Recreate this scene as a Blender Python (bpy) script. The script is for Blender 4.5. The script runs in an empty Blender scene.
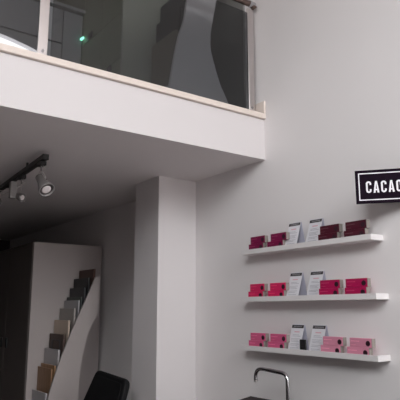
import bpy, bmesh, math, random
from mathutils import Vector, Matrix
random.seed(4)
C = bpy.context.scene.collection

# ------------------------------------------------------------------ materials
def mat(name, col, rough=.6, metal=0, noise=0.0, nscale=8, bump=0.0, spec=.5, coat=0):
    m = bpy.data.materials.new(name); m.use_nodes = True
    nt = m.node_tree; b = nt.nodes['Principled BSDF']
    b.inputs['Base Color'].default_value = (*col, 1)
    b.inputs['Roughness'].default_value = rough
    b.inputs['Metallic'].default_value = metal
    b.inputs['Specular IOR Level'].default_value = spec
    b.inputs['Coat Weight'].default_value = coat
    tc = nt.nodes.new('ShaderNodeTexCoord')
    n = nt.nodes.new('ShaderNodeTexNoise'); n.inputs['Scale'].default_value = nscale
    n.inputs['Detail'].default_value = 4
    nt.links.new(tc.outputs['Object'], n.inputs['Vector'])
    if noise:
        mx = nt.nodes.new('ShaderNodeMix'); mx.data_type = 'RGBA'
        mx.inputs[6].default_value = (*[c*(1-noise) for c in col], 1)
        mx.inputs[7].default_value = (*[min(1, c*(1+noise)) for c in col], 1)
        nt.links.new(n.outputs['Fac'], mx.inputs[0])
        nt.links.new(mx.outputs[2], b.inputs['Base Color'])
    if bump:
        bp = nt.nodes.new('ShaderNodeBump'); bp.inputs['Strength'].default_value = bump
        bp.inputs['Distance'].default_value = .01
        nt.links.new(n.outputs['Fac'], bp.inputs['Height'])
        nt.links.new(bp.outputs['Normal'], b.inputs['Normal'])
    return m

def wood(name, a, b_, scale=6, rough=.45):
    m = bpy.data.materials.new(name); m.use_nodes = True
    nt = m.node_tree; b = nt.nodes['Principled BSDF']; b.inputs['Roughness'].default_value = rough
    tc = nt.nodes.new('ShaderNodeTexCoord'); mp = nt.nodes.new('ShaderNodeMapping')
    mp.inputs['Scale'].default_value = (1, 12, 1)
    w = nt.nodes.new('ShaderNodeTexNoise'); w.inputs['Scale'].default_value = scale; w.inputs['Detail'].default_value = 6
    cr = nt.nodes.new('ShaderNodeValToRGB')
    cr.color_ramp.elements[0].color = (*a, 1); cr.color_ramp.elements[1].color = (*b_, 1)
    cr.color_ramp.elements[0].position = .35; cr.color_ramp.elements[1].position = .65
    nt.links.new(tc.outputs['Object'], mp.inputs[0]); nt.links.new(mp.outputs[0], w.inputs['Vector'])
    nt.links.new(w.outputs['Fac'], cr.inputs[0]); nt.links.new(cr.outputs[0], b.inputs['Base Color'])
    return m

def glass(name, tint, refl=.08, rough=0.0):
    m = bpy.data.materials.new(name); m.use_nodes = True
    nt = m.node_tree; nt.nodes.remove(nt.nodes['Principled BSDF'])
    out = nt.nodes['Material Output']
    t = nt.nodes.new('ShaderNodeBsdfTransparent'); t.inputs[0].default_value = (*tint, 1)
    g = nt.nodes.new('ShaderNodeBsdfGlossy'); g.inputs['Roughness'].default_value = rough
    mx = nt.nodes.new('ShaderNodeMixShader'); mx.inputs[0].default_value = refl
    nt.links.new(t.outputs[0], mx.inputs[1]); nt.links.new(g.outputs[0], mx.inputs[2])
    nt.links.new(mx.outputs[0], out.inputs[0])
    return m

M = {}
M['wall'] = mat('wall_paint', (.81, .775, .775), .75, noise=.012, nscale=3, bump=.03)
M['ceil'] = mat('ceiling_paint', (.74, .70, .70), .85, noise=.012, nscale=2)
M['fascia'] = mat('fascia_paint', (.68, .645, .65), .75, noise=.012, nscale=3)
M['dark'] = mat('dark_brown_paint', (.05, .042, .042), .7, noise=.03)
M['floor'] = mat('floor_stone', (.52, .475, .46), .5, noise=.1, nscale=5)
M['shelf'] = mat('shelf_lacquer', (.78, .75, .75), .4)
M['sill'] = mat('sill_cream', (.75, .66, .60), .5, noise=.05, nscale=14)
M['steel'] = mat('brushed_steel', (.62, .58, .57), .28, 1, noise=.05, nscale=20)
M['chrome'] = mat('chrome', (.6, .6, .62), .12, 1)
M['rail'] = mat('rail_metal', (.22, .16, .14), .3, 1)
M['glass'] = glass('smoked_glass', (.57, .58, .59), .05)
M['clear'] = glass('window_glass', (.95, .97, .97), .04)
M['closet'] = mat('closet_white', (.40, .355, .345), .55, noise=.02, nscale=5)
M['closet_door'] = mat('closet_door_grey', (.13, .108, .10), .5, noise=.04, nscale=5)
M['panel'] = mat('grey_panel', (.22, .215, .21), .6)
M['seam'] = mat('dark_seam', (.02, .02, .02), .7)
M['black'] = mat('black_metal', (.012, .012, .013), .45)
M['leather'] = mat('black_leather', (.008, .008, .009), .7, noise=.1, nscale=60, bump=.1, spec=.2)
M['lampgrey'] = mat('lamp_grey', (.24, .225, .22), .55, .15)
M['lens'] = mat('lamp_lens', (.72, .66, .66), .25)
M['reflector'] = mat('lamp_reflector', (.12, .11, .11), .3, .6)
M['counter'] = mat('counter_brown', (.035, .025, .026), .7, noise=.1, nscale=9, spec=.15)
M['greycab'] = mat('grey_lacquer', (.25, .26, .275), .5, noise=.02)
M['green'] = mat('green_lacquer', (.235, .265, .18), .5, noise=.03)
M['greenend'] = mat('green_grey_end', (.40, .42, .36), .5, noise=.03)
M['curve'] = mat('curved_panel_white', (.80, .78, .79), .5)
M['signblack'] = mat('sign_black', (.012, .007, .013), .9, noise=.2, nscale=30, spec=.05)
M['signwhite'] = mat('sign_white', (.80, .78, .82), .5)
M['paper'] = mat('paper', (.74, .73, .77), .7, noise=.02, nscale=30)
M['paperback'] = mat('paper_back', (.52, .52, .62), .7)  # paper copy with the back leaf's shade put into its colour
M['print'] = mat('grey_print', (.42, .41, .46), .8)
M['pinkprint'] = mat('pink_print', (.72, .40, .46), .8)
M['header'] = mat('header_print', (.035, .03, .035), .6)
M['headtext'] = mat('header_lettering', (.35, .34, .35), .6)
M['tin'] = mat('box_end_foil', (.34, .31, .28), .35, .3)
M['dot'] = mat('seal_brown', (.035, .012, .02), .45)
def smp(n, c): M[n] = mat(n, c, .5, noise=.06, nscale=18)
smp('s_brown', (.085, .038, .028)); smp('s_black', (.018, .018, .02)); smp('s_char', (.035, .035, .04))
smp('s_dgrn', (.06, .07, .065)); smp('s_white', (.42, .41, .42)); smp('s_beige', (.36, .33, .31))
smp('s_cream', (.56, .45, .36)); smp('s_dkbr', (.075, .045, .035)); smp('s_lt', (.50, .47, .48))
M['s_tan'] = wood('tan_wood', (.26, .14, .07), (.36, .20, .11))
M['s_tan2'] = wood('pale_tan_wood', (.32, .17, .08), (.42, .24, .12))
M['s_taupe'] = mat('taupe_board', (.24, .21, .165), .6, noise=.05, nscale=10)
m = mat('green_glow', (.1, .6, .4)); b = m.node_tree.nodes['Principled BSDF']
b.inputs['Emission Color'].default_value = (.25, 1, .65, 1); b.inputs['Emission Strength'].default_value = 6
M['glow'] = m
for nme, e in (('arch_glow', 1.3), ('brightstrip', 3.4)):  # glowing materials of the painted highlight arch, no real lamp
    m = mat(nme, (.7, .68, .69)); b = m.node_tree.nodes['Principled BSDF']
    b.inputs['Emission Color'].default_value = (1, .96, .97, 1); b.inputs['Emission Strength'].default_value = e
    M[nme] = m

# ------------------------------------------------------------------ helpers
def link(name, bm, m, origin=(0, 0, 0), parent=None, bevel=0.0, smooth=False):
    """all mesh helpers build in world coordinates; origin is the thing's base"""
    bmesh.ops.recalc_face_normals(bm, faces=bm.faces)
    o = Vector(origin)
    for v in bm.verts: v.co -= o
    me = bpy.data.meshes.new(name); bm.to_mesh(me); bm.free()
    if smooth:
        for p in me.polygons: p.use_smooth = True
    me.materials.append(m)
    ob = bpy.data.objects.new(name, me); C.objects.link(ob)
    if parent is not None: ob.parent = parent
    else: ob.location = o
    if bevel:
        md = ob.modifiers.new('bevel', 'BEVEL'); md.width = bevel; md.segments = 2
        md.limit_method = 'ANGLE'; md.angle_limit = math.radians(40)
    return ob
def thing(name, label, cat, loc=(0, 0, 0), group=None):
    o = bpy.data.objects.new(name, None); o.empty_display_size = .05
    C.objects.link(o); o.location = loc
    return tag(o, label, cat, group)
def tag(o, label, cat, group=None):
    o['label'] = label; o['category'] = cat
    if group: o['group'] = group
    return o
def struct(o): o['kind'] = 'structure'; return o
def box(bm, x0, x1, y0, y1, z0, z1):
    v = [bm.verts.new(p) for p in ((x0,y0,z0),(x1,y0,z0),(x1,y1,z0),(x0,y1,z0),(x0,y0,z1),(x1,y0,z1),(x1,y1,z1),(x0,y1,z1))]
    for f in ((0,3,2,1),(4,5,6,7),(0,1,5,4),(1,2,6,5),(2,3,7,6),(3,0,4,7)): bm.faces.new([v[i] for i in f])
    return bm
def bx(*a): return box(bmesh.new(), *a)
def prism(bm, pts, off):
    """polygon of 3-D points pushed along off"""
    a = [bm.verts.new(p) for p in pts]; b_ = [bm.verts.new(Vector(p)+Vector(off)) for p in pts]
    n = len(a); bm.faces.new(a); bm.faces.new(b_[::-1])
    for i in range(n): bm.faces.new((a[i], b_[i], b_[(i+1) % n], a[(i+1) % n]))
    return bm
def frame(ax):
    z = Vector(ax).normalized(); h = Vector((0, 0, 1)) if abs(z.z) < .9 else Vector((1, 0, 0))
    x = h.cross(z).normalized(); return x, z.cross(x), z
def lathe(bm, base, ax, prof, seg=24, cap=True):
    """prof = [(distance along axis, radius)]"""
    x, y, z = frame(ax); base = Vector(base); rings = []
    for d, r in prof:
        rings.append([bm.verts.new(base + z*d + (x*math.cos(t)+y*math.sin(t))*r) for t in [2*math.pi*i/seg for i in range(seg)]])
    for a, b_ in zip(rings, rings[1:]):
        for i in range(seg): bm.faces.new((a[i], a[(i+1) % seg], b_[(i+1) % seg], b_[i]))
    if cap:
        bm.faces.new(rings[0][::-1]); bm.faces.new(rings[-1])
    return bm
def tube(bm, pts, r, seg=12):
    pts = [Vector(p) for p in pts]; rings = []; px = None
    for i, p in enumerate(pts):
        t = (pts[min(i+1, len(pts)-1)] - pts[max(i-1, 0)]).normalized()
        if px is None: px = frame(t)[0]
        px = (px - t*px.dot(t)).normalized(); py = t.cross(px)
        rings.append([bm.verts.new(p + (px*math.cos(a)+py*math.sin(a))*r) for a in [2*math.pi*k/seg for k in range(seg)]])
    for a, b_ in zip(rings, rings[1:]):
        for i in range(seg): bm.faces.new((a[i], a[(i+1) % seg], b_[(i+1) % seg], b_[i]))
    bm.faces.new(rings[0][::-1]); bm.faces.new(rings[-1])
    return bm
def smoothpts(P, n=6):
    """Catmull-Rom through the points"""
    P = [Vector(p) for p in P]; out = []
    for i in range(len(P)-1):
        p0, p1, p2, p3 = P[max(i-1, 0)], P[i], P[i+1], P[min(i+2, len(P)-1)]
        for k in range(n):
            t = k/n
            out.append(.5*((2*p1)+(p2-p0)*t+(2*p0-5*p1+4*p2-p3)*t*t+(3*p1-p0-3*p2+p3)*t**3))
    out.append(P[-1]); return out

# ------------------------------------------------------------------ room shell  (shelf wall is the plane x = 0)
XL, YF, YB, ZT = -4.6, -3.2, 8.6, 5.5
FY, ZL, ZM = 2.845, 2.54, 2.835           # mezzanine front, underside, top
struct(link('floor', box(bx(XL-.2, .2, YF-.2, .6, -.15, 0), -2.6, .2, .6, 4.3, -.15, 0), M['floor']))
struct(link('floor', bx(XL-.2, -2.6, .6, 4.3, -.15, 0), M['dark']))  # unseen left floor, made dark to cut bounce light
struct(link('floor', bx(XL-.2, .2, 4.3, YB+.2, -.15, 0), M['dark']))  # unseen back floor, darkened so less light bounces under the mezzanine
struct(link('ceiling', bx(XL-.2, .2, YF-.2, YB+.2, ZT, ZT+.15), M['ceil']))
struct(link('wall_right', bx(0, .2, YF, YB, 0, ZT), M['wall']))
V = (-2.9, .6, 3.4, 5.35)
bm = bx(XL-.2, XL, YF, V[0], 0, ZT); box(bm, XL-.2, XL, V[1], YB, 0, ZT)
box(bm, XL-.2, XL, V[0], V[1], 0, V[2]); box(bm, XL-.2, XL, V[0], V[1], V[3], ZT)
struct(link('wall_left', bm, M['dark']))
bm = bmesh.new()
for y in (V[0], -1.75, -.6, V[1]-.06): box(bm, XL-.12, XL-.06, y, y+.06, V[2], V[3])
for z in (V[2], V[3]-.06): box(bm, XL-.115, XL-.065, V[0]+.061, V[1]-.061, z, z+.06)
win2 = struct(link('window_2', bm, M['black']))
link('window_pane', bx(XL-.092, XL-.088, V[0], V[1], V[2], V[3]), M['clear'], parent=win2)
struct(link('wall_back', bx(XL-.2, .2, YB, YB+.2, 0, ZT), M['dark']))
# street wall with the shop window
W = (-3.1, -.3, 3.1, 5.3); W2 = (-1.9, -.5, .02, 2.5)
bm = bx(XL-.2, W[0], YF-.2, YF, 0, ZT); box(bm, W[1], .2, YF-.2, YF, 0, ZT)
box(bm, W[0], W2[0], YF-.2, YF, 0, W[2]); box(bm, W2[0], W2[1], YF-.2, YF, W2[3], W[2]); box(bm, W2[0], W[1], YF-.2, YF, 0, W2[2]); box(bm, W[0], W[1], YF-.2, YF, W[3], ZT)
struct(link('wall_front', bm, M['wall']))
bm = bmesh.new()
for x in (W[0], W[0]+1.32, W[1]-.06): box(bm, x, x+.06, YF-.12, YF-.06, W[2], W[3])
for z in (W[2], 4.3, W[3]-.06): box(bm, W[0]+.061, W[1]-.061, YF-.115, YF-.065, z, z+.06)
win = struct(link('window_1', bm, M['black']))
link('window_pane', bx(W[0], W[1], YF-.092, YF-.088, W[2], W[3]), M['clear'], parent=win)
bm = bmesh.new()
for x in (W2[0]+.001, W2[1]-.071): box(bm, x, x+.07, YF-.12, YF-.05, W2[2], W2[3])
for z in (W2[2], 1.0, W2[3]-.07): box(bm, W2[0]+.072, W2[1]-.072, YF-.115, YF-.055, z, z+.07)
dr = struct(link('door_1', bm, M['black']))
link('door_pane', bx(W2[0]+.03, W2[1]-.03, YF-.092, YF-.088, W2[2], W2[3]-.01), M['clear'], parent=dr)
# mezzanine slab and its white front
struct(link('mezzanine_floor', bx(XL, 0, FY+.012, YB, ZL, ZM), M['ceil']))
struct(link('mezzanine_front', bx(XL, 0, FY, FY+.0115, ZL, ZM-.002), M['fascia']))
bm = bx(XL, -.001, FY-.022, FY+.13, ZM+.001, ZM+.04)
box(bm, -.018, -.001, FY-.022, FY+.09, ZM+.04, ZM+.135)
struct(link('trim_1', bm, M['sill'], bevel=.004))
# pillar
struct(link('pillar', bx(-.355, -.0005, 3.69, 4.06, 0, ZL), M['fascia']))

# ------------------------------------------------------------------ railing of the mezzanine
GY = 2.90
rl = thing('glass_railing', 'smoked glass railing with flat steel posts along the edge of the upper floor', 'railing', (-.8, GY, ZM+.04))
o0 = (-.8, GY, ZM+.04)
for x in (-4.5, -3.05, -1.615, -.068):
    p = link('post', bx(x-.028, x+.028, GY-.008, GY+.008, ZM+.041, 3.70), M['steel'], o0, rl, bevel=.003)
    p['label'] = 'flat brushed steel post'
    link('bolt', lathe(bmesh.new(), (x, GY-.016, ZM+.09), (0, 1, 0), [(0, .008), (.008, .01)], 12), M['chrome'], o0, p)
for a, b_ in ((-4.46, -3.09), (-3.01, -1.645), (-1.565, -.098)):
    link('glass_panel', bx(a, b_, GY-.004, GY+.004, ZM+.045, 3.665), M['glass'], o0, rl)['label'] = 'smoked grey glass'
link('handrail', tube(bmesh.new(), [(-4.58, GY, 3.745), (-2, GY, 3.745), (-.075, GY, 3.745), (-.04, GY, 3.74), (-.02, GY, 3.72)], .022, 16), M['rail'], o0, rl, smooth=True)
link('end_cap', lathe(bmesh.new(), (-.075, GY, 3.745), (1, 0, 0), [(0, .024), (.05, .024)], 16), M['chrome'], o0, rl)

# ------------------------------------------------------------------ upper floor
ZF = ZM
# grey cabinets
o0 = (-1.9, 4.3, ZF)
gc = thing('low_cabinet', 'grey cabinet row with overhanging top behind the left part of the glass', 'cabinet', o0)
GX1, GY0, GZ = -.815, 4.25, 4.06
link('body', bx(XL+.01, GX1, GY0+.02, GY0+.5, ZF+.005, GZ-.035), M['seam'], o0, gc)
link('top', bx(XL+.01, GX1+.012, GY0-.03, GY0+.5, GZ-.03, GZ), M['greycab'], o0, gc, bevel=.004)
xs = [-4.57, -3.67, -2.77, -1.87, -.99]
for a, b_ in zip(xs, xs[1:]):
    link('drawer_front', bx(a+.004, b_-.004, GY0, GY0+.018, ZF+.05, 3.70), M['greycab'], o0, gc, bevel=.002)
    d = link('door', bx(a+.004, b_-.004, GY0, GY0+.018, 3.712, GZ-.045), M['greycab'], o0, gc, bevel=.002)
d0 = (-1.56, GY0-.012, 3.60)
link('handle', bx(-1.62, -1.52, GY0-.012, GY0-.001, 3.60, 3.65), M['seam'], o0, gc)['label'] = 'dark recessed handle'
link('side_stile', bx(-.985, GX1, GY0, GY0+.018, ZF+.05, GZ-.045), M['greycab'], o0, gc, bevel=.002)
# green tall cabinet
o0 = (-.5, 4.2, ZF)
tc_ = thing('tall_cabinet', 'tall dull green cabinet seen through the middle of the railing glass', 'cabinet', o0)
TX, TY = -.80, 3.53
link('body', bx(TX+.02, -.2, TY+.01, 4.95, ZF+.005, 4.9), M['seam'], o0, tc_)
link('end_panel', bx(TX, -.2, TY-.012, TY+.008, ZF+.005, 4.92), M['greenend'], o0, tc_, bevel=.002)['label'] = 'grey-green end panel'
for i, (a, b_) in enumerate(((TY+.012, 3.86), (3.866, 4.24), (4.246, 4.94))):
    for z0, z1 in ((ZF+.05, 3.36), (3.366, 3.735), (3.741, 4.89)):
        dd = link('door', bx(TX, TX+.018, a, b_, z0, z1), M['green'], o0, tc_, bevel=.0015)
        if i == 0 and z0 < 3.3: link('handle', bx(TX-.008, TX-.0005, a+.14, a+.21, 3.31, 3.35), M['seam'], o0, dd)
        if i == 1 and z0 > 3.7: link('handle', bx(TX-.008, TX-.0005, a+.19, a+.27, 3.75, 3.80), M['seam'], o0, dd)
tag(link('indicator_light', lathe(bmesh.new(), (GX1-.005, GY0-.045, 3.795), (0, 1, 0), [(0, .005), (.003, .010), (.044, .011)], 16), M['glow'], (GX1-.005, GY0, 3.80), smooth=True),
    'small glowing green indicator lamp at the corner of the grey cabinet upstairs', 'indicator light')
tag(link('darkening_panel', bx(-.022, -.001, 3.035, 3.52, ZM+.003, 4.6), M['panel'], (-.01, 3.3, ZM)),  # panel added to keep the wall dark behind the glass
    'plain dark grey panel standing against the white wall at the right end of the glass', 'panel')
# added glowing arch that paints a bright white highlight at the glass's left end
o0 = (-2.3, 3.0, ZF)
al = thing('arched_highlight', 'glowing white arched light box just behind the lower left of the railing glass', 'light', o0)
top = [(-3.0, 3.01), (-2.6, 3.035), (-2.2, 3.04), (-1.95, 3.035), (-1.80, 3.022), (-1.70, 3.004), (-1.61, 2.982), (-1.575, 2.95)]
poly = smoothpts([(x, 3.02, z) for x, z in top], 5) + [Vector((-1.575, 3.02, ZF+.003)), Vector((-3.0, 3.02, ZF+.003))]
link('arch_glow', prism(bmesh.new(), poly, (0, .10, 0)), M['arch_glow'], o0, al)
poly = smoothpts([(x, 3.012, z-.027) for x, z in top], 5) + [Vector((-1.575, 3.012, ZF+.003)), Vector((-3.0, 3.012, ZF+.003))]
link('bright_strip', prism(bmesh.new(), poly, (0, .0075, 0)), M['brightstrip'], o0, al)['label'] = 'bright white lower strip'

# ------------------------------------------------------------------ sample racks (curved white side panel, boards on steps)
def rack(name, label, ys, L, R, zb, origin, thick=.022, material='closet', steps=(), group=None, back=.33):
    t = thing(name, label, 'display rack', origin, group)
    pts = smoothpts([(x, ys, z) for x, z in L], 6) + smoothpts([(x, ys, z) for x, z in R], 6)
    link('curved_side_panel', prism(bmesh.new(), pts, (0, -thick, 0)), M[material], origin, t)
    for x, z in steps:
        link('step', bx(x-.017, x+.015, ys+.001, ys+back, z-.012, z-.0005), M[material], origin, t)
    return t
def board(x, ztop, h, yn, yf, m, label, group, frame_=None, th=.02, cat='sample board', z0=None):
    zb = ztop-h if z0 is None else z0
    o = (x, (yn+yf)/2, zb)
    b_ = link('sample_board', bx(x-th/2, x+th/2, yn, yf, zb+.0005, ztop), M[m], o, bevel=.002)
    tag(b_, label, cat, group)
    if frame_:
        bm = bmesh.new(); a, c, z0_, z1_ = yn+.07, yf-.07, ztop-.18, ztop-.06
        xx = x-th/2
        for q in ((a, c, z1_, z1_+.008), (a, c, z0_, z0_+.008), (a, a+.012, z0_+.009, z1_-.001), (c-.012, c, z0_+.009, z1_-.001)): box(bm, xx-.004, xx-.0003, *q)
        link('inset_moulding', bm, M['s_char'], o, b_)
    return b_

ys = 4.95
low = [(.272, 1.888, 's_brown', 'reddish brown sample board, topmost on the stepped rack by the closet'),
       (.327, 1.802, 's_black', 'black sample board second from the top of the stepped rack'),
       (.365, 1.710, 's_char', 'charcoal sample board just below the black one on the rack'),
       (.395, 1.622, 's_dgrn', 'dark grey-green sample board showing a thin strip above the white one'),
       (.419, 1.590, 's_white', 'white sample board right under the dark ones on the rack'),
       (.458, 1.516, 's_beige', 'pale greige sample board midway up the stepped rack'),
       (.508, 1.406, 's_cream', 'cream sample board above the dark brown framed one'),
       (.548, 1.281, 's_dkbr', 'dark brown framed sample board in the middle of the rack'),
       (.592, 1.148, 's_lt', 'white sample board between the dark brown and the tan wood ones'),
       (.622, 1.012, 's_tan2', 'light tan wood sample board peeking out behind another tan one'),
       (.650, .984, 's_tan', 'tan wood sample board low on the stepped rack'),
       (.690, .780, 's_lt', 'white sample board at the very bottom of the visible rack')]
st = []
for x, z, m_, lab in low:
    h = .25
    st.append((-x, z-h))
merged = [s for i, s in enumerate(st) if i not in (3, 9)]
L = [(-.286, 1.808), (-.385, 1.58), (-.491, 1.341), (-.56, 1.17), (-.616, 1.016), (-.665, .86), (-.70, .72), (-.76, .40), (-.80, .003)]
R = [(-.42, .003), (-.418, .40), (-.418, .713), (-.405, .97), (-.362, 1.22), (-.325, 1.33), (-.285, 1.41), (-.252, 1.47), (-.245, 1.60), (-.245, 1.812)]
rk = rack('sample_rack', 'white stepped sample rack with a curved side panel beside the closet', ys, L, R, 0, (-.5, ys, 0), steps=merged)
for i, (x, z, m_, lab) in enumerate(low):
    s = st[i] if i not in (3, 9) else st[i+1]
    board(-x, z, .25, ys+.035, 5.325, m_, lab, 'sample boards on the rack by the closet', frame_=(m_ == 's_dkbr'),
          z0=s[1], th=.018 if i not in (3, 9, 4, 10) else .013)
# upper rack
ys2 = 3.12
kk = ys2/3.3
def up(x, z): return ((x+2.6)*kk-2.6, (z-1.5)*kk+1.5)
L2 = [(-.24, 4.35), (-.334, 4.008), (-.371, 3.866), (-.403, 3.678), (-.452, 3.518), (-.494, 3.308), (-.523, 3.135), (-.535, 3.02)]
R2 = [(.10, 3.02), (.015, 3.107), (-.063, 3.247), (-.146, 3.486), (-.152, 3.60), (-.146, 3.674), (-.088, 3.964), (-.03, 4.15), (.02, 4.35)]
L2 = [up(*p) for p in L2]; R2 = [up(*p) for p in R2]
L2 = L2 + [(L2[-1][0]-.005, ZF+.003)]; R2 = [(R2[0][0]-.02, ZF+.003)] + R2[1:]
L2[0] = (L2[0][0], L2[0][1])
bs = [(-.444, 3.60, .40, 's_taupe', 'large taupe sample board, lowest on the upstairs rack'),
      (-.405, 3.80, .40, 's_black', 'black sample board above the taupe one on the upstairs rack'),
      (-.368, 3.97, .40, 's_char', 'charcoal sample board nearly out of view at the top of the upstairs rack')]
o2 = (-.45, ys2, ZF)
bs2 = [(*up(x, z), h, m_, l) for x, z, h, m_, l in bs]
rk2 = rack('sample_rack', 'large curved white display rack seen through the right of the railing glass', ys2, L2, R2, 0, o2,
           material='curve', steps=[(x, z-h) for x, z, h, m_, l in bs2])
for x, z, h, m_, l in bs2: board(x, z, h, ys2+.012, ys2+.345, m_, l, 'sample boards on the upstairs rack', th=.025)

# ------------------------------------------------------------------ closet under the mezzanine
o0 = (-.4, 6.5, 0)
cl = thing('closet', 'tall white closet with grey doors standing in the corner under the mezzanine', 'closet', o0)
CX0, CX1, CY0, CY1, CZ = -.75, -.03, 5.345, 8.4, 2.15
link('side_panel', bx(CX0, CX1, CY0, CY0+.05, 0.003, CZ), M['closet'], o0, cl, bevel=.002)['label'] = 'plain white side panel'
link('body', bx(CX0+.02, CX1, CY0+.052, CY1, 0.003, CZ-.022), M['closet_door'], o0, cl)
link('top_panel', bx(CX0, CX1, CY0+.052, CY1, CZ-.02, CZ), M['closet_door'], o0, cl)
ysd = [CY0+.055, 6.085, 6.79, 7.495, CY1]
for i, (a, b_) in enumerate(zip(ysd, ysd[1:])):
    d = link('door', bx(CX0, CX0+.018, a+.003, b_-.003, .08, CZ-.024), M['closet_door'], o0, cl, bevel=.003)
    d['label'] = 'grey door'
    yh = b_-.10 if i % 2 == 0 else a+.07
    h = link('handle', bx(CX0-.012, CX0-.0005, yh, yh+.045, 1.12, 1.22), M['black'], o0, d, bevel=.004)
    h['label'] = 'small black upright handle'

# ------------------------------------------------------------------ black chair
o0 = (-.85, 3.95, 0)
ch = thing('lounge_chair', 'black padded leather chair with a reclined back beside the pillar', 'chair', o0)
n = Vector((-.93, 0, .36)).normalized()
def cp(y, z): return Vector((-.56 + (z-1.0)*.36, y, z))
# back cushion outline, rounded corners
c4 = [(4.30, 1.035), (3.775, 1.008), (3.70, .55), (4.41, .55)]
pts = []
for i in range(4):
    p = Vector(c4[i]); a = Vector(c4[i-1]); b_ = Vector(c4[(i+1) % 4]); r = .055
    s, e = p+(a-p).normalized()*r, p+(b_-p).normalized()*r
    for k in range(6):
        t = k/5; q = s*(1-t)**2+p*2*t*(1-t)+e*t*t; pts.append(cp(q.x, q.y))
link('backrest', prism(bmesh.new(), pts, -n*.05), M['leather'], o0, ch, bevel=.018, smooth=False)
pi = [cp(4.0+(p.y-4.0)*.86, .78+(p.z-.78)*.84)+n*.001 for p in pts]
link('back_cushion', prism(bmesh.new(), pi, n*.006), M['leather'], o0, ch, bevel=.003)
link('seat', bx(-1.18, -.74, 3.72, 4.30, .42, .53), M['leather'], o0, ch, bevel=.03)
for x, y in ((-1.14, 3.77), (-1.14, 4.25), (-.80, 3.77), (-.80, 4.25)):
    link('leg', tube(bmesh.new(), [(x, y, .43), (x, y, .002)], .014), M['chrome'], o0, ch)['label'] = 'chrome leg'
for y in (3.80, 4.22):
    link('back_bracket', tube(bmesh.new(), [(-.80, y, .44), (-.70, y, .50), (-.67, y, .60)], .012), M['chrome'], o0, ch)

# ------------------------------------------------------------------ track light under the mezzanine
def tp(y): return -1.352 + (y-3.5)*.045
o0 = (tp(5), 5.0, ZL)
tr = thing('track_rail', 'black ceiling track rail running back under the mezzanine', 'track light', o0)
ZR = ZL-.034
bm = bmesh.new(); y0, y1 = 3.49, 6.4
for yy in (3.9, 5.0, 6.2): link('ceiling_clip', bx(tp(yy)-.006, tp(yy)+.006, yy-.008, yy+.008, ZR-.0005, ZL-.0005), M['black'], o0, tr)
for a, b_, z0, z1 in ((-.019, .019, 0, 0),):
    prism(bm, [(tp(y0)-.019, y0, ZR-.001), (tp(y0)+.019, y0, ZR-.001), (tp(y1)+.019, y1, ZR-.001), (tp(y1)-.019, y1, ZR-.001)], (0, 0, -.036))
link('rail', bm, M['black'], o0, tr, bevel=.003)
link('end_cap', bx(tp(y0)-.021, tp(y0)+.021, y0-.014, y0-.001, ZR-.039, ZR-.001), M['black'], o0, tr, bevel=.002)
def spot(y, face, ax, R_, Ln, label, driver=None, scale=1.0):
    x = tp(y); o = (x, y, ZR-.04)
    s = thing('track_spotlight', label, 'spotlight', o, 'spotlights on the ceiling track')
    link('track_adapter', bx(x-.02, x+.02, y-.04, y+.04, ZR-.066, ZR-.0385), M['black'], o, s, bevel=.004)['label'] = 'black track adapter'
    face = Vector(face); a = Vector(ax).normalized(); neck = face - a*Ln
    prof = [(0, R_*.32), (Ln*.03, R_*.50), (Ln*.30, R_*.55), (Ln*.5, R_*.66), (Ln*.75, R_*.88), (Ln*.93, R_*.99), (Ln, R_), (Ln, R_*.88), (Ln*.9, R_*.84), (Ln*.82, R_*.6)]
    sh = link('lamp_shade', lathe(bmesh.new(), neck, a, prof, 32, True), M['lampgrey'], o, s, smooth=True)
    link('reflector', lathe(bmesh.new(), face-a*(Ln*.16), a, [(0, R_*.5), (Ln*.085, R_*.835)], 24), M['reflector'], o, s)['label'] = 'dark inner ring'
    link('bulb', lathe(bmesh.new(), face-a*(Ln*.072), a, [(0, R_*.58), (Ln*.03, R_*.58), (Ln*.05, R_*.50), (Ln*.06, R_*.2)], 24), M['lens'], o, s, smooth=True)['label'] = 'pale lens'
    piv = neck + a*(Ln*.15)
    side = a.cross(Vector((0, 0, 1))).normalized()*-1
    pv = piv + side*(R_*.75)
    top_ = Vector((x, y, ZR-.066))
    mid = Vector((x, y, ZR-.10))
    link('stem', tube(bmesh.new(), [top_, mid], .006), M['lampgrey'], o, s)
    if driver: link('driver_box', bx(*driver), M['lampgrey'], o, s, bevel=.004)
    link('yoke', tube(bmesh.new(), smoothpts([mid, (mid+pv)*.5+side*.012, pv], 6), .0035), M['steel'], o, s, smooth=True)
    link('pivot_knob', lathe(bmesh.new(), pv-side*(R_*.30), side, [(0, .009), (R_*.45, .009)], 12), M['black'], o, s)
    tcord = smoothpts([top_+Vector((.004, -.02, 0)), top_+Vector((.012, -.03, -.03)), neck+Vector((0, 0, .03)), neck+a*.002], 6)
    link('cord', tube(bmesh.new(), tcord, .0025, 8), M['steel'], o, s)
spot(3.56, (-1.336, 3.47, 2.262), (.14, -.66, -.70), .053, .15, 'bell-shaped grey spotlight at the near end of the ceiling track')
spot(4.02, (-1.352, 3.90, 2.280), (.35, -.85, -.30), .032, .11, 'smaller spotlight with a grey driver box, second from the near end of the track',
     driver=(-1.43, -1.385, 3.94, 3.98, 2.28, 2.40))
spot(4.34, (-1.44, 4.20, 2.285), (.30, -.75, -.5), .034, .13, 'spotlight cut off by the left edge of the photo, farthest along the track')

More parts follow.
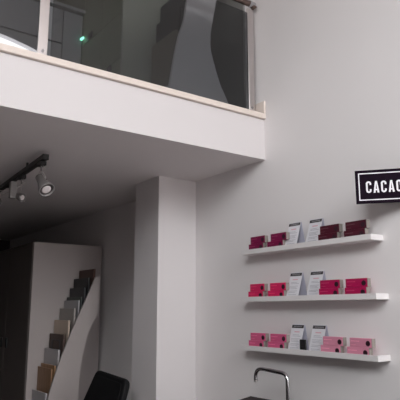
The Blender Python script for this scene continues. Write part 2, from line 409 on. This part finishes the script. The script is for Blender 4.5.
# ------------------------------------------------------------------ wall shelves
SH = [(1.905, 'top'), (1.587, 'middle'), (1.268, 'bottom')]
SY = [(1.905, 3.0), (1.893, 3.01), (1.905, 3.02)]
LIP = .013
for (z, nm), (a, b_) in zip(SH, SY):
    bm = bmesh.new()      # one ledge: base, front lip and closed ends swept as a single solid
    prof = [(-.105, z-.031), (-.0005, z-.031), (-.0005, z-LIP), (-.0965, z-LIP), (-.0965, z), (-.105, z)]
    prism(bm, [(x, a+.008, q) for x, q in prof], (0, b_-a-.016, 0))
    box(bm, -.105, -.0005, a, a+.008, z-.031, z); box(bm, -.105, -.0005, b_-.008, b_, z-.031, z)
    bmesh.ops.remove_doubles(bm, verts=bm.verts, dist=.0001)
    tag(link('wall_shelf', bm, M['shelf'], (-.05, (a+b_)/2, z-.031)),
        'thin white floating shelf, the %s one of three on the white wall' % nm, 'shelf', 'floating shelves')

# ------------------------------------------------------------------ chocolate boxes
BL, BD, BH = .145, .029, .0485
colors = {'magenta': ('dark magenta', (.21, .006, .062)), 'maroon': ('maroon', (.075, .006, .018)),
          'hot': ('hot pink', (.70, .022, .12)), 'deep': ('deep pink', (.44, .008, .085)),
          'pink': ('bright pink', (.70, .12, .26)), 'light': ('light pink', (.72, .28, .39))}
cache = {}
def choc(kind):
    """one box with its parts around its own base (front looks to -x)"""
    nm, col = colors[kind]
    m_ = mat('box_'+kind, col, .42); ml = mat('box_lettering_'+kind, tuple(min(1, c*1.3+.06) for c in col), .5)
    r = thing('chocolate_box', '', 'box')
    link('carton', bx(0, BD, -BL/2, BL/2, .0004, BH-.0004), m_, (0, 0, 0), r, bevel=.0012)
    link('end_flap', bx(.001, BD-.001, -BL/2-.004, -BL/2-.0004, .001, BH-.001), M['tin'], (0, 0, 0), r)['label'] = 'greyish end flap'
    link('round_seal', lathe(bmesh.new(), (-.0003, -.050, BH*.45), (-1, 0, 0), [(0, .0142), (.0008, .0142)], 24), M['dot'], (0, 0, 0), r)['label'] = 'dark round seal'
    bm = bmesh.new()
    for k in range(7): box(bm, -.0009, -.0003, .058-k*.0085, .064-k*.0085, BH*.60, BH*.70)
    for k in range(4): box(bm, -.0009, -.0003, .058-k*.0085, .064-k*.0085, BH*.22, BH*.28)
    link('lettering', bm, ml, (0, 0, 0), r)
    return r
def place(kind, loc, rz, label, group):
    if kind not in cache: r = cache[kind] = choc(kind)
    else:
        src = cache[kind]; r = src.copy(); C.objects.link(r)
        for c in list(src.children):
            k = c.copy(); C.objects.link(k); k.parent = r
    r.location = loc; r.rotation_euler = (0, 0, rz); r['label'] = label; r['group'] = group
rows = [[(2.836, 2.853), (2.635, 2.666), (2.204, 2.219), (2.013, 2.024)],
        [(2.850, 2.866), (2.652, 2.670), (2.220, 2.229), (2.030, 2.037)],
        [(2.852, 2.870), (2.660, 2.680), (2.216, 2.234), (2.023, 2.042)]]
kinds = [('magenta', 'magenta', 'maroon', 'maroon'), ('hot', 'hot', 'deep', 'deep'), ('pink', 'pink', 'light', 'light')]
pos = ['leftmost pile', 'second pile from the left', 'pile right of the leaflets', 'rightmost pile']
for (z, nm), row, kd in zip(SH, rows, kinds):
    for (yu, yl), k, ps in zip(row, kd, pos):
        place(k, (-.0945, yl, z-LIP), 0, '%s chocolate box, lower in the %s, %s shelf' % (colors[k][0], ps, nm), 'chocolate boxes on the %s shelf' % nm)
        place(k, (-.0925, yu, z-LIP+BH), random.uniform(-.02, .02), '%s chocolate box, upper in the %s, %s shelf' % (colors[k][0], ps, nm), 'chocolate boxes on the %s shelf' % nm)

# ------------------------------------------------------------------ folded leaflets
def leaflet():
    r = thing('leaflet', '', 'leaflet')
    w, H, D = .104, .158, .050
    def fp(y, s, off=0.0):  # y across, s = 0..1 up the leaf
        return Vector((D*s, y, H*s)) + Vector((-H, 0, D)).normalized()*off
    def strip(bm, ya, yb, s0, s1, off=.0008):
        return prism(bm, [fp(ya, s0, .0003), fp(yb, s0, .0003), fp(yb, s1, .0003), fp(ya, s1, .0003)], Vector((-H, 0, D)).normalized()*off)
    link('front_leaf', prism(bmesh.new(), [fp(-w/2, .003), fp(w/2, .003), fp(w/2, 1), fp(-w/2, 1)], (.0012, 0, 0)), M['paper'], (0, 0, 0), r)
    link('back_leaf', prism(bmesh.new(), [(.074, -w/2-.01, .0005), (.074, w/2-.01, .0005), (D+.003, w/2, H), (D+.003, -w/2, H)], (.001, 0, 0)), M['paperback'], (0, 0, 0), r)['label'] = 'shaded bluish back leaf'
    hd = link('header_band', strip(bmesh.new(), -w/2+.003, w/2-.002, .86, .975), M['header'], (0, 0, 0), r); hd['label'] = 'black header band'
    bm = bmesh.new()
    for k in range(9):
        y = w/2-.018-k*.008; strip(bm, y, y-.005, .90, .935, .0014)
    link('header_lettering', bm, M['headtext'], (0, 0, 0), r)
    bm = bmesh.new()
    for s in (.60, .55, .45, .40, .35, .26, .21, .12, .07):
        a = random.uniform(.030, .040); b_ = random.uniform(.018, .038); strip(bm, a, -b_, s, s+.013)
    link('printed_lines', bm, M['print'], (0, 0, 0), r)
    link('pink_title', strip(bmesh.new(), .022, -.022, .70, .735), M['pinkprint'], (0, 0, 0), r)
    return r
lf = leaflet()
for i, ((z, nm), (ya, yb)) in enumerate(zip(SH, [(2.54, 2.358), (2.54, 2.366), (2.54, 2.365)])):
    for j, y in enumerate((ya, yb)):
        if i == j == 0: r = lf
        else:
            r = lf.copy(); C.objects.link(r)
            for c in list(lf.children):
                k = c.copy(); C.objects.link(k); k.parent = r
        r.location = (-.083, y-.002, z-LIP); r['group'] = 'folded leaflets on the shelves'
        r['label'] = 'white folded leaflet with black header, %s of the two on the %s shelf' % (('left', 'right')[j], nm)
o = (-.09, 2.449, 1.255)
t = thing('small_black_box', 'tiny black box standing in front of the leaflets on the bottom shelf', 'box', o)
link('carton', bx(-.0955, -.084, 2.426, 2.472, 1.2555, 1.327), M['black'], o, t, bevel=.002)
bm = bmesh.new()
for z in (1.305, 1.298, 1.284): box(bm, -.0961, -.0957, 2.438, 2.460, z, z+.003)
link('lettering', bm, M['header'], o, t)

# ------------------------------------------------------------------ counter and tap
o0 = (-.35, 2.2, 0)
ct = thing('counter', 'dark brown counter against the white wall below the shelves', 'counter', o0)
ctp = [(-.003, 3.04), (-.19, 2.95), (-.66, 2.72), (-.66, 1.0), (-.003, 1.0)]
link('worktop', prism(bmesh.new(), [(x, y, .889) for x, y in ctp], (0, 0, .04)), M['counter'], o0, ct, bevel=.003)
link('body', prism(bmesh.new(), [(-.003, 3.0, .002), (-.18, 2.92, .002), (-.63, 2.69, .002), (-.63, 1.03, .002), (-.003, 1.03, .002)], (0, 0, .886)), M['closet'], o0, ct)
for a, b_ in ((1.04, 1.58), (1.59, 2.13), (2.14, 2.66)):
    d = link('door', bx(-.65, -.631, a, b_, .08, .87), M['closet'], o0, ct, bevel=.002)
    link('handle', bx(-.662, -.6505, a+.05, a+.065, .6, .78), M['steel'], o0, d)
o0 = (-.25, 2.425, .929)
tp_ = thing('tap', 'slim chrome swan neck tap rising from the dark counter', 'tap', o0)
link('base_ring', lathe(bmesh.new(), (-.25, 2.425, .9295), (0, 0, 1), [(0, .026), (.008, .026), (.012, .02), (.03, .018)], 24), M['chrome'], o0, tp_, smooth=False)
path = [(-.25, 2.425, .94), (-.25, 2.425, 1.08), (-.25, 2.427, 1.112), (-.25, 2.440, 1.134), (-.25, 2.465, 1.143), (-.25, 2.53, 1.147), (-.25, 2.60, 1.151), (-.25, 2.650, 1.152), (-.25, 2.680, 1.142), (-.25, 2.697, 1.118), (-.25, 2.699, 1.082)]
link('spout', tube(bmesh.new(), smoothpts(path, 5), .0115, 16), M['chrome'], o0, tp_, smooth=True)
link('aerator', lathe(bmesh.new(), (-.25, 2.699, 1.083), (0, 0, -1), [(0, .0125), (.012, .0125)], 16), M['steel'], o0, tp_)
link('lever', tube(bmesh.new(), [(-.25, 2.407, .953), (-.25, 2.36, .962)], .006), M['chrome'], o0, tp_)

# ------------------------------------------------------------------ sign, turned out from the wall towards the entrance
A = Vector((-.204, 1.910, 2.057)); du = Vector((.631, -.776, 0)).normalized(); up_ = Vector((0, 0, 1)); nn = du.cross(up_)*1
if nn.y > 0: nn = -nn
SW, SHh = .290, .181
o0 = tuple(A)
sg = thing('sign', 'black wall sign reading CACAO with a white inset border', 'sign', o0)
def sp(u, v, w=0): return A + du*u + up_*v + nn*w
def srect(bm, u0, u1, v0, v1, w0, w1):
    return prism(bm, [sp(u0, v0, w0), sp(u1, v0, w0), sp(u1, v1, w0), sp(u0, v1, w0)], nn*(w1-w0))
link('board', srect(bmesh.new(), 0, SW, 0, SHh, -.012, 0), M['signblack'], o0, sg)
bm = bmesh.new(); e, w = .0165, .0055; f = e*.95
srect(bm, e, SW-e, f, f+w, .0003, .0015); srect(bm, e, SW-e, SHh-f-w, SHh-f, .0003, .0015)
srect(bm, e, e+w, f+w, SHh-f-w, .0003, .0015); srect(bm, SW-e-w, SW-e, f+w, SHh-f-w, .0003, .0015)
link('border', bm, M['signwhite'], o0, sg)['label'] = 'white inset border'
LW, LH, ST = .028, .0635, .0092
def strokes(bm, path, closed=False):
    P = [Vector(p) for p in path]; n = len(P); l, r = [], []
    for i in range(n):
        a = P[(i-1) % n] if (closed or i > 0) else P[i]; b_ = P[(i+1) % n] if (closed or i < n-1) else P[i]
        t = (b_-a).normalized(); q = Vector((-t.y, t.x))*ST/2
        l.append(sp(*(P[i]+q), .0004)); r.append(sp(*(P[i]-q), .0004))
    for i in range(n if closed else n-1):
        j = (i+1) % n; prism(bm, [l[i], l[j], r[j], r[i]], nn*.0016)
def rr(w_, h_, r, u0, v0, a0=0, a1=360, n=40):
    """points round a rounded rectangle drawn as a tall super-ellipse-like loop"""
    out = []; hs = h_/2-r
    for cx, cy, s in ((w_-r, r+2*hs, 0), (r, r+2*hs, 90), (r, r, 180), (w_-r, r, 270)):
        for k in range(7):
            a = math.radians(s+k*15); out.append((u0+cx+r*math.cos(a), v0+cy+r*math.sin(a)))
    return out
v0 = (SHh-LH)/2-.003; pitch = .0385; u = (SW-(4*pitch+LW))/2
for chx in 'CACAO':
    bm = bmesh.new(); iu, iv = u+ST/2, v0+ST/2; iw, ih = LW-ST, LH-ST
    if chx == 'A':
        hw = LW/2
        srt = [(u+ST*.40, v0), (u+hw, v0+LH-ST*.45)]
        prism(bm, [sp(u-.001, v0, .0004), sp(u+ST, v0, .0004), sp(u+hw+ST*.10, v0+LH, .0004), sp(u+hw-ST*.55, v0+LH, .0004)], nn*.0016)
        prism(bm, [sp(u+LW-ST, v0, .0005), sp(u+LW+.001, v0, .0005), sp(u+hw+ST*.55, v0+LH, .0005), sp(u+hw-ST*.10, v0+LH, .0005)], nn*.0016)
        srect(bm, u+ST*.8, u+LW-ST*.8, v0+LH*.20, v0+LH*.20+ST*.8, .0003, .0018)
    elif chx == 'O': strokes(bm, rr(iw, ih, iw*.48, iu, iv), True)
    else:
        P = rr(iw, ih, iw*.48, iu, iv)
        strokes(bm, [(iu+iw, v0+LH*.68)] + P[:28] + [(iu+iw, v0+LH*.32)])
    link('letter', bm, M['signwhite'], o0, sg)['label'] = 'white capital letter ' + chx
    u += pitch
for v in (.03, .125):
    bm = bmesh.new(); z = A.z+v
    a = sp(.02, v, -.0125); b_ = sp(SW-.01, v, -.0125)
    prism(bm, [a, b_, Vector((-.0005, b_.y+.01, z)), Vector((-.0005, a.y, z))], (0, 0, .006))
    link('wall_bracket', bm, M['black'], o0, sg)

# ------------------------------------------------------------------ daylight
w = bpy.data.worlds.new('world'); bpy.context.scene.world = w; w.use_nodes = True
nt = w.node_tree; bg = nt.nodes['Background']
tc = nt.nodes.new('ShaderNodeTexCoord'); sep = nt.nodes.new('ShaderNodeSeparateXYZ')
cr = nt.nodes.new('ShaderNodeValToRGB')
cr.color_ramp.elements[0].position = .0; cr.color_ramp.elements[0].color = (.36, .33, .32, 1)
cr.color_ramp.elements[1].position = .25; cr.color_ramp.elements[1].color = (1, .985, 1, 1)
nt.links.new(tc.outputs['Generated'], sep.inputs[0]); nt.links.new(sep.outputs['Z'], cr.inputs[0])
nt.links.new(cr.outputs[0], bg.inputs['Color'])
bg.inputs['Strength'].default_value = 11.8
def portal(loc, rot, a, b_):
    ld = bpy.data.lights.new('window_daylight', 'AREA'); ld.shape = 'RECTANGLE'
    ld.size = a; ld.size_y = b_; ld.cycles.is_portal = True
    lo = bpy.data.objects.new('window_daylight', ld); C.objects.link(lo)
    lo.location = loc; lo.rotation_euler = [math.radians(k) for k in rot]
portal(((W[0]+W[1])/2, YF-.15, (W[2]+W[3])/2), (90, 0, 0), W[1]-W[0], W[3]-W[2])
portal(((W2[0]+W2[1])/2, YF-.15, (W2[2]+W2[3])/2), (90, 0, 0), W2[1]-W2[0], W2[3]-W2[2])
portal((XL-.15, (V[0]+V[1])/2, (V[2]+V[3])/2), (90, 0, -90), V[1]-V[0], V[3]-V[2])

# ------------------------------------------------------------------ camera
cd = bpy.data.cameras.new('camera'); cam = bpy.data.objects.new('camera', cd); C.objects.link(cam)
cam.location = (-2.6, 0, 1.5); cam.rotation_euler = (math.radians(90+11.1), 0, math.radians(-35.6))
cd.sensor_width = 36; cd.lens = 36*561/400; cd.clip_start = .05
sc = bpy.context.scene; sc.camera = cam
vs = sc.view_settings; vs.view_transform = 'Standard'; vs.look = 'None'; vs.gamma = 1; vs.use_curve_mapping = False
vs.exposure = 0.0
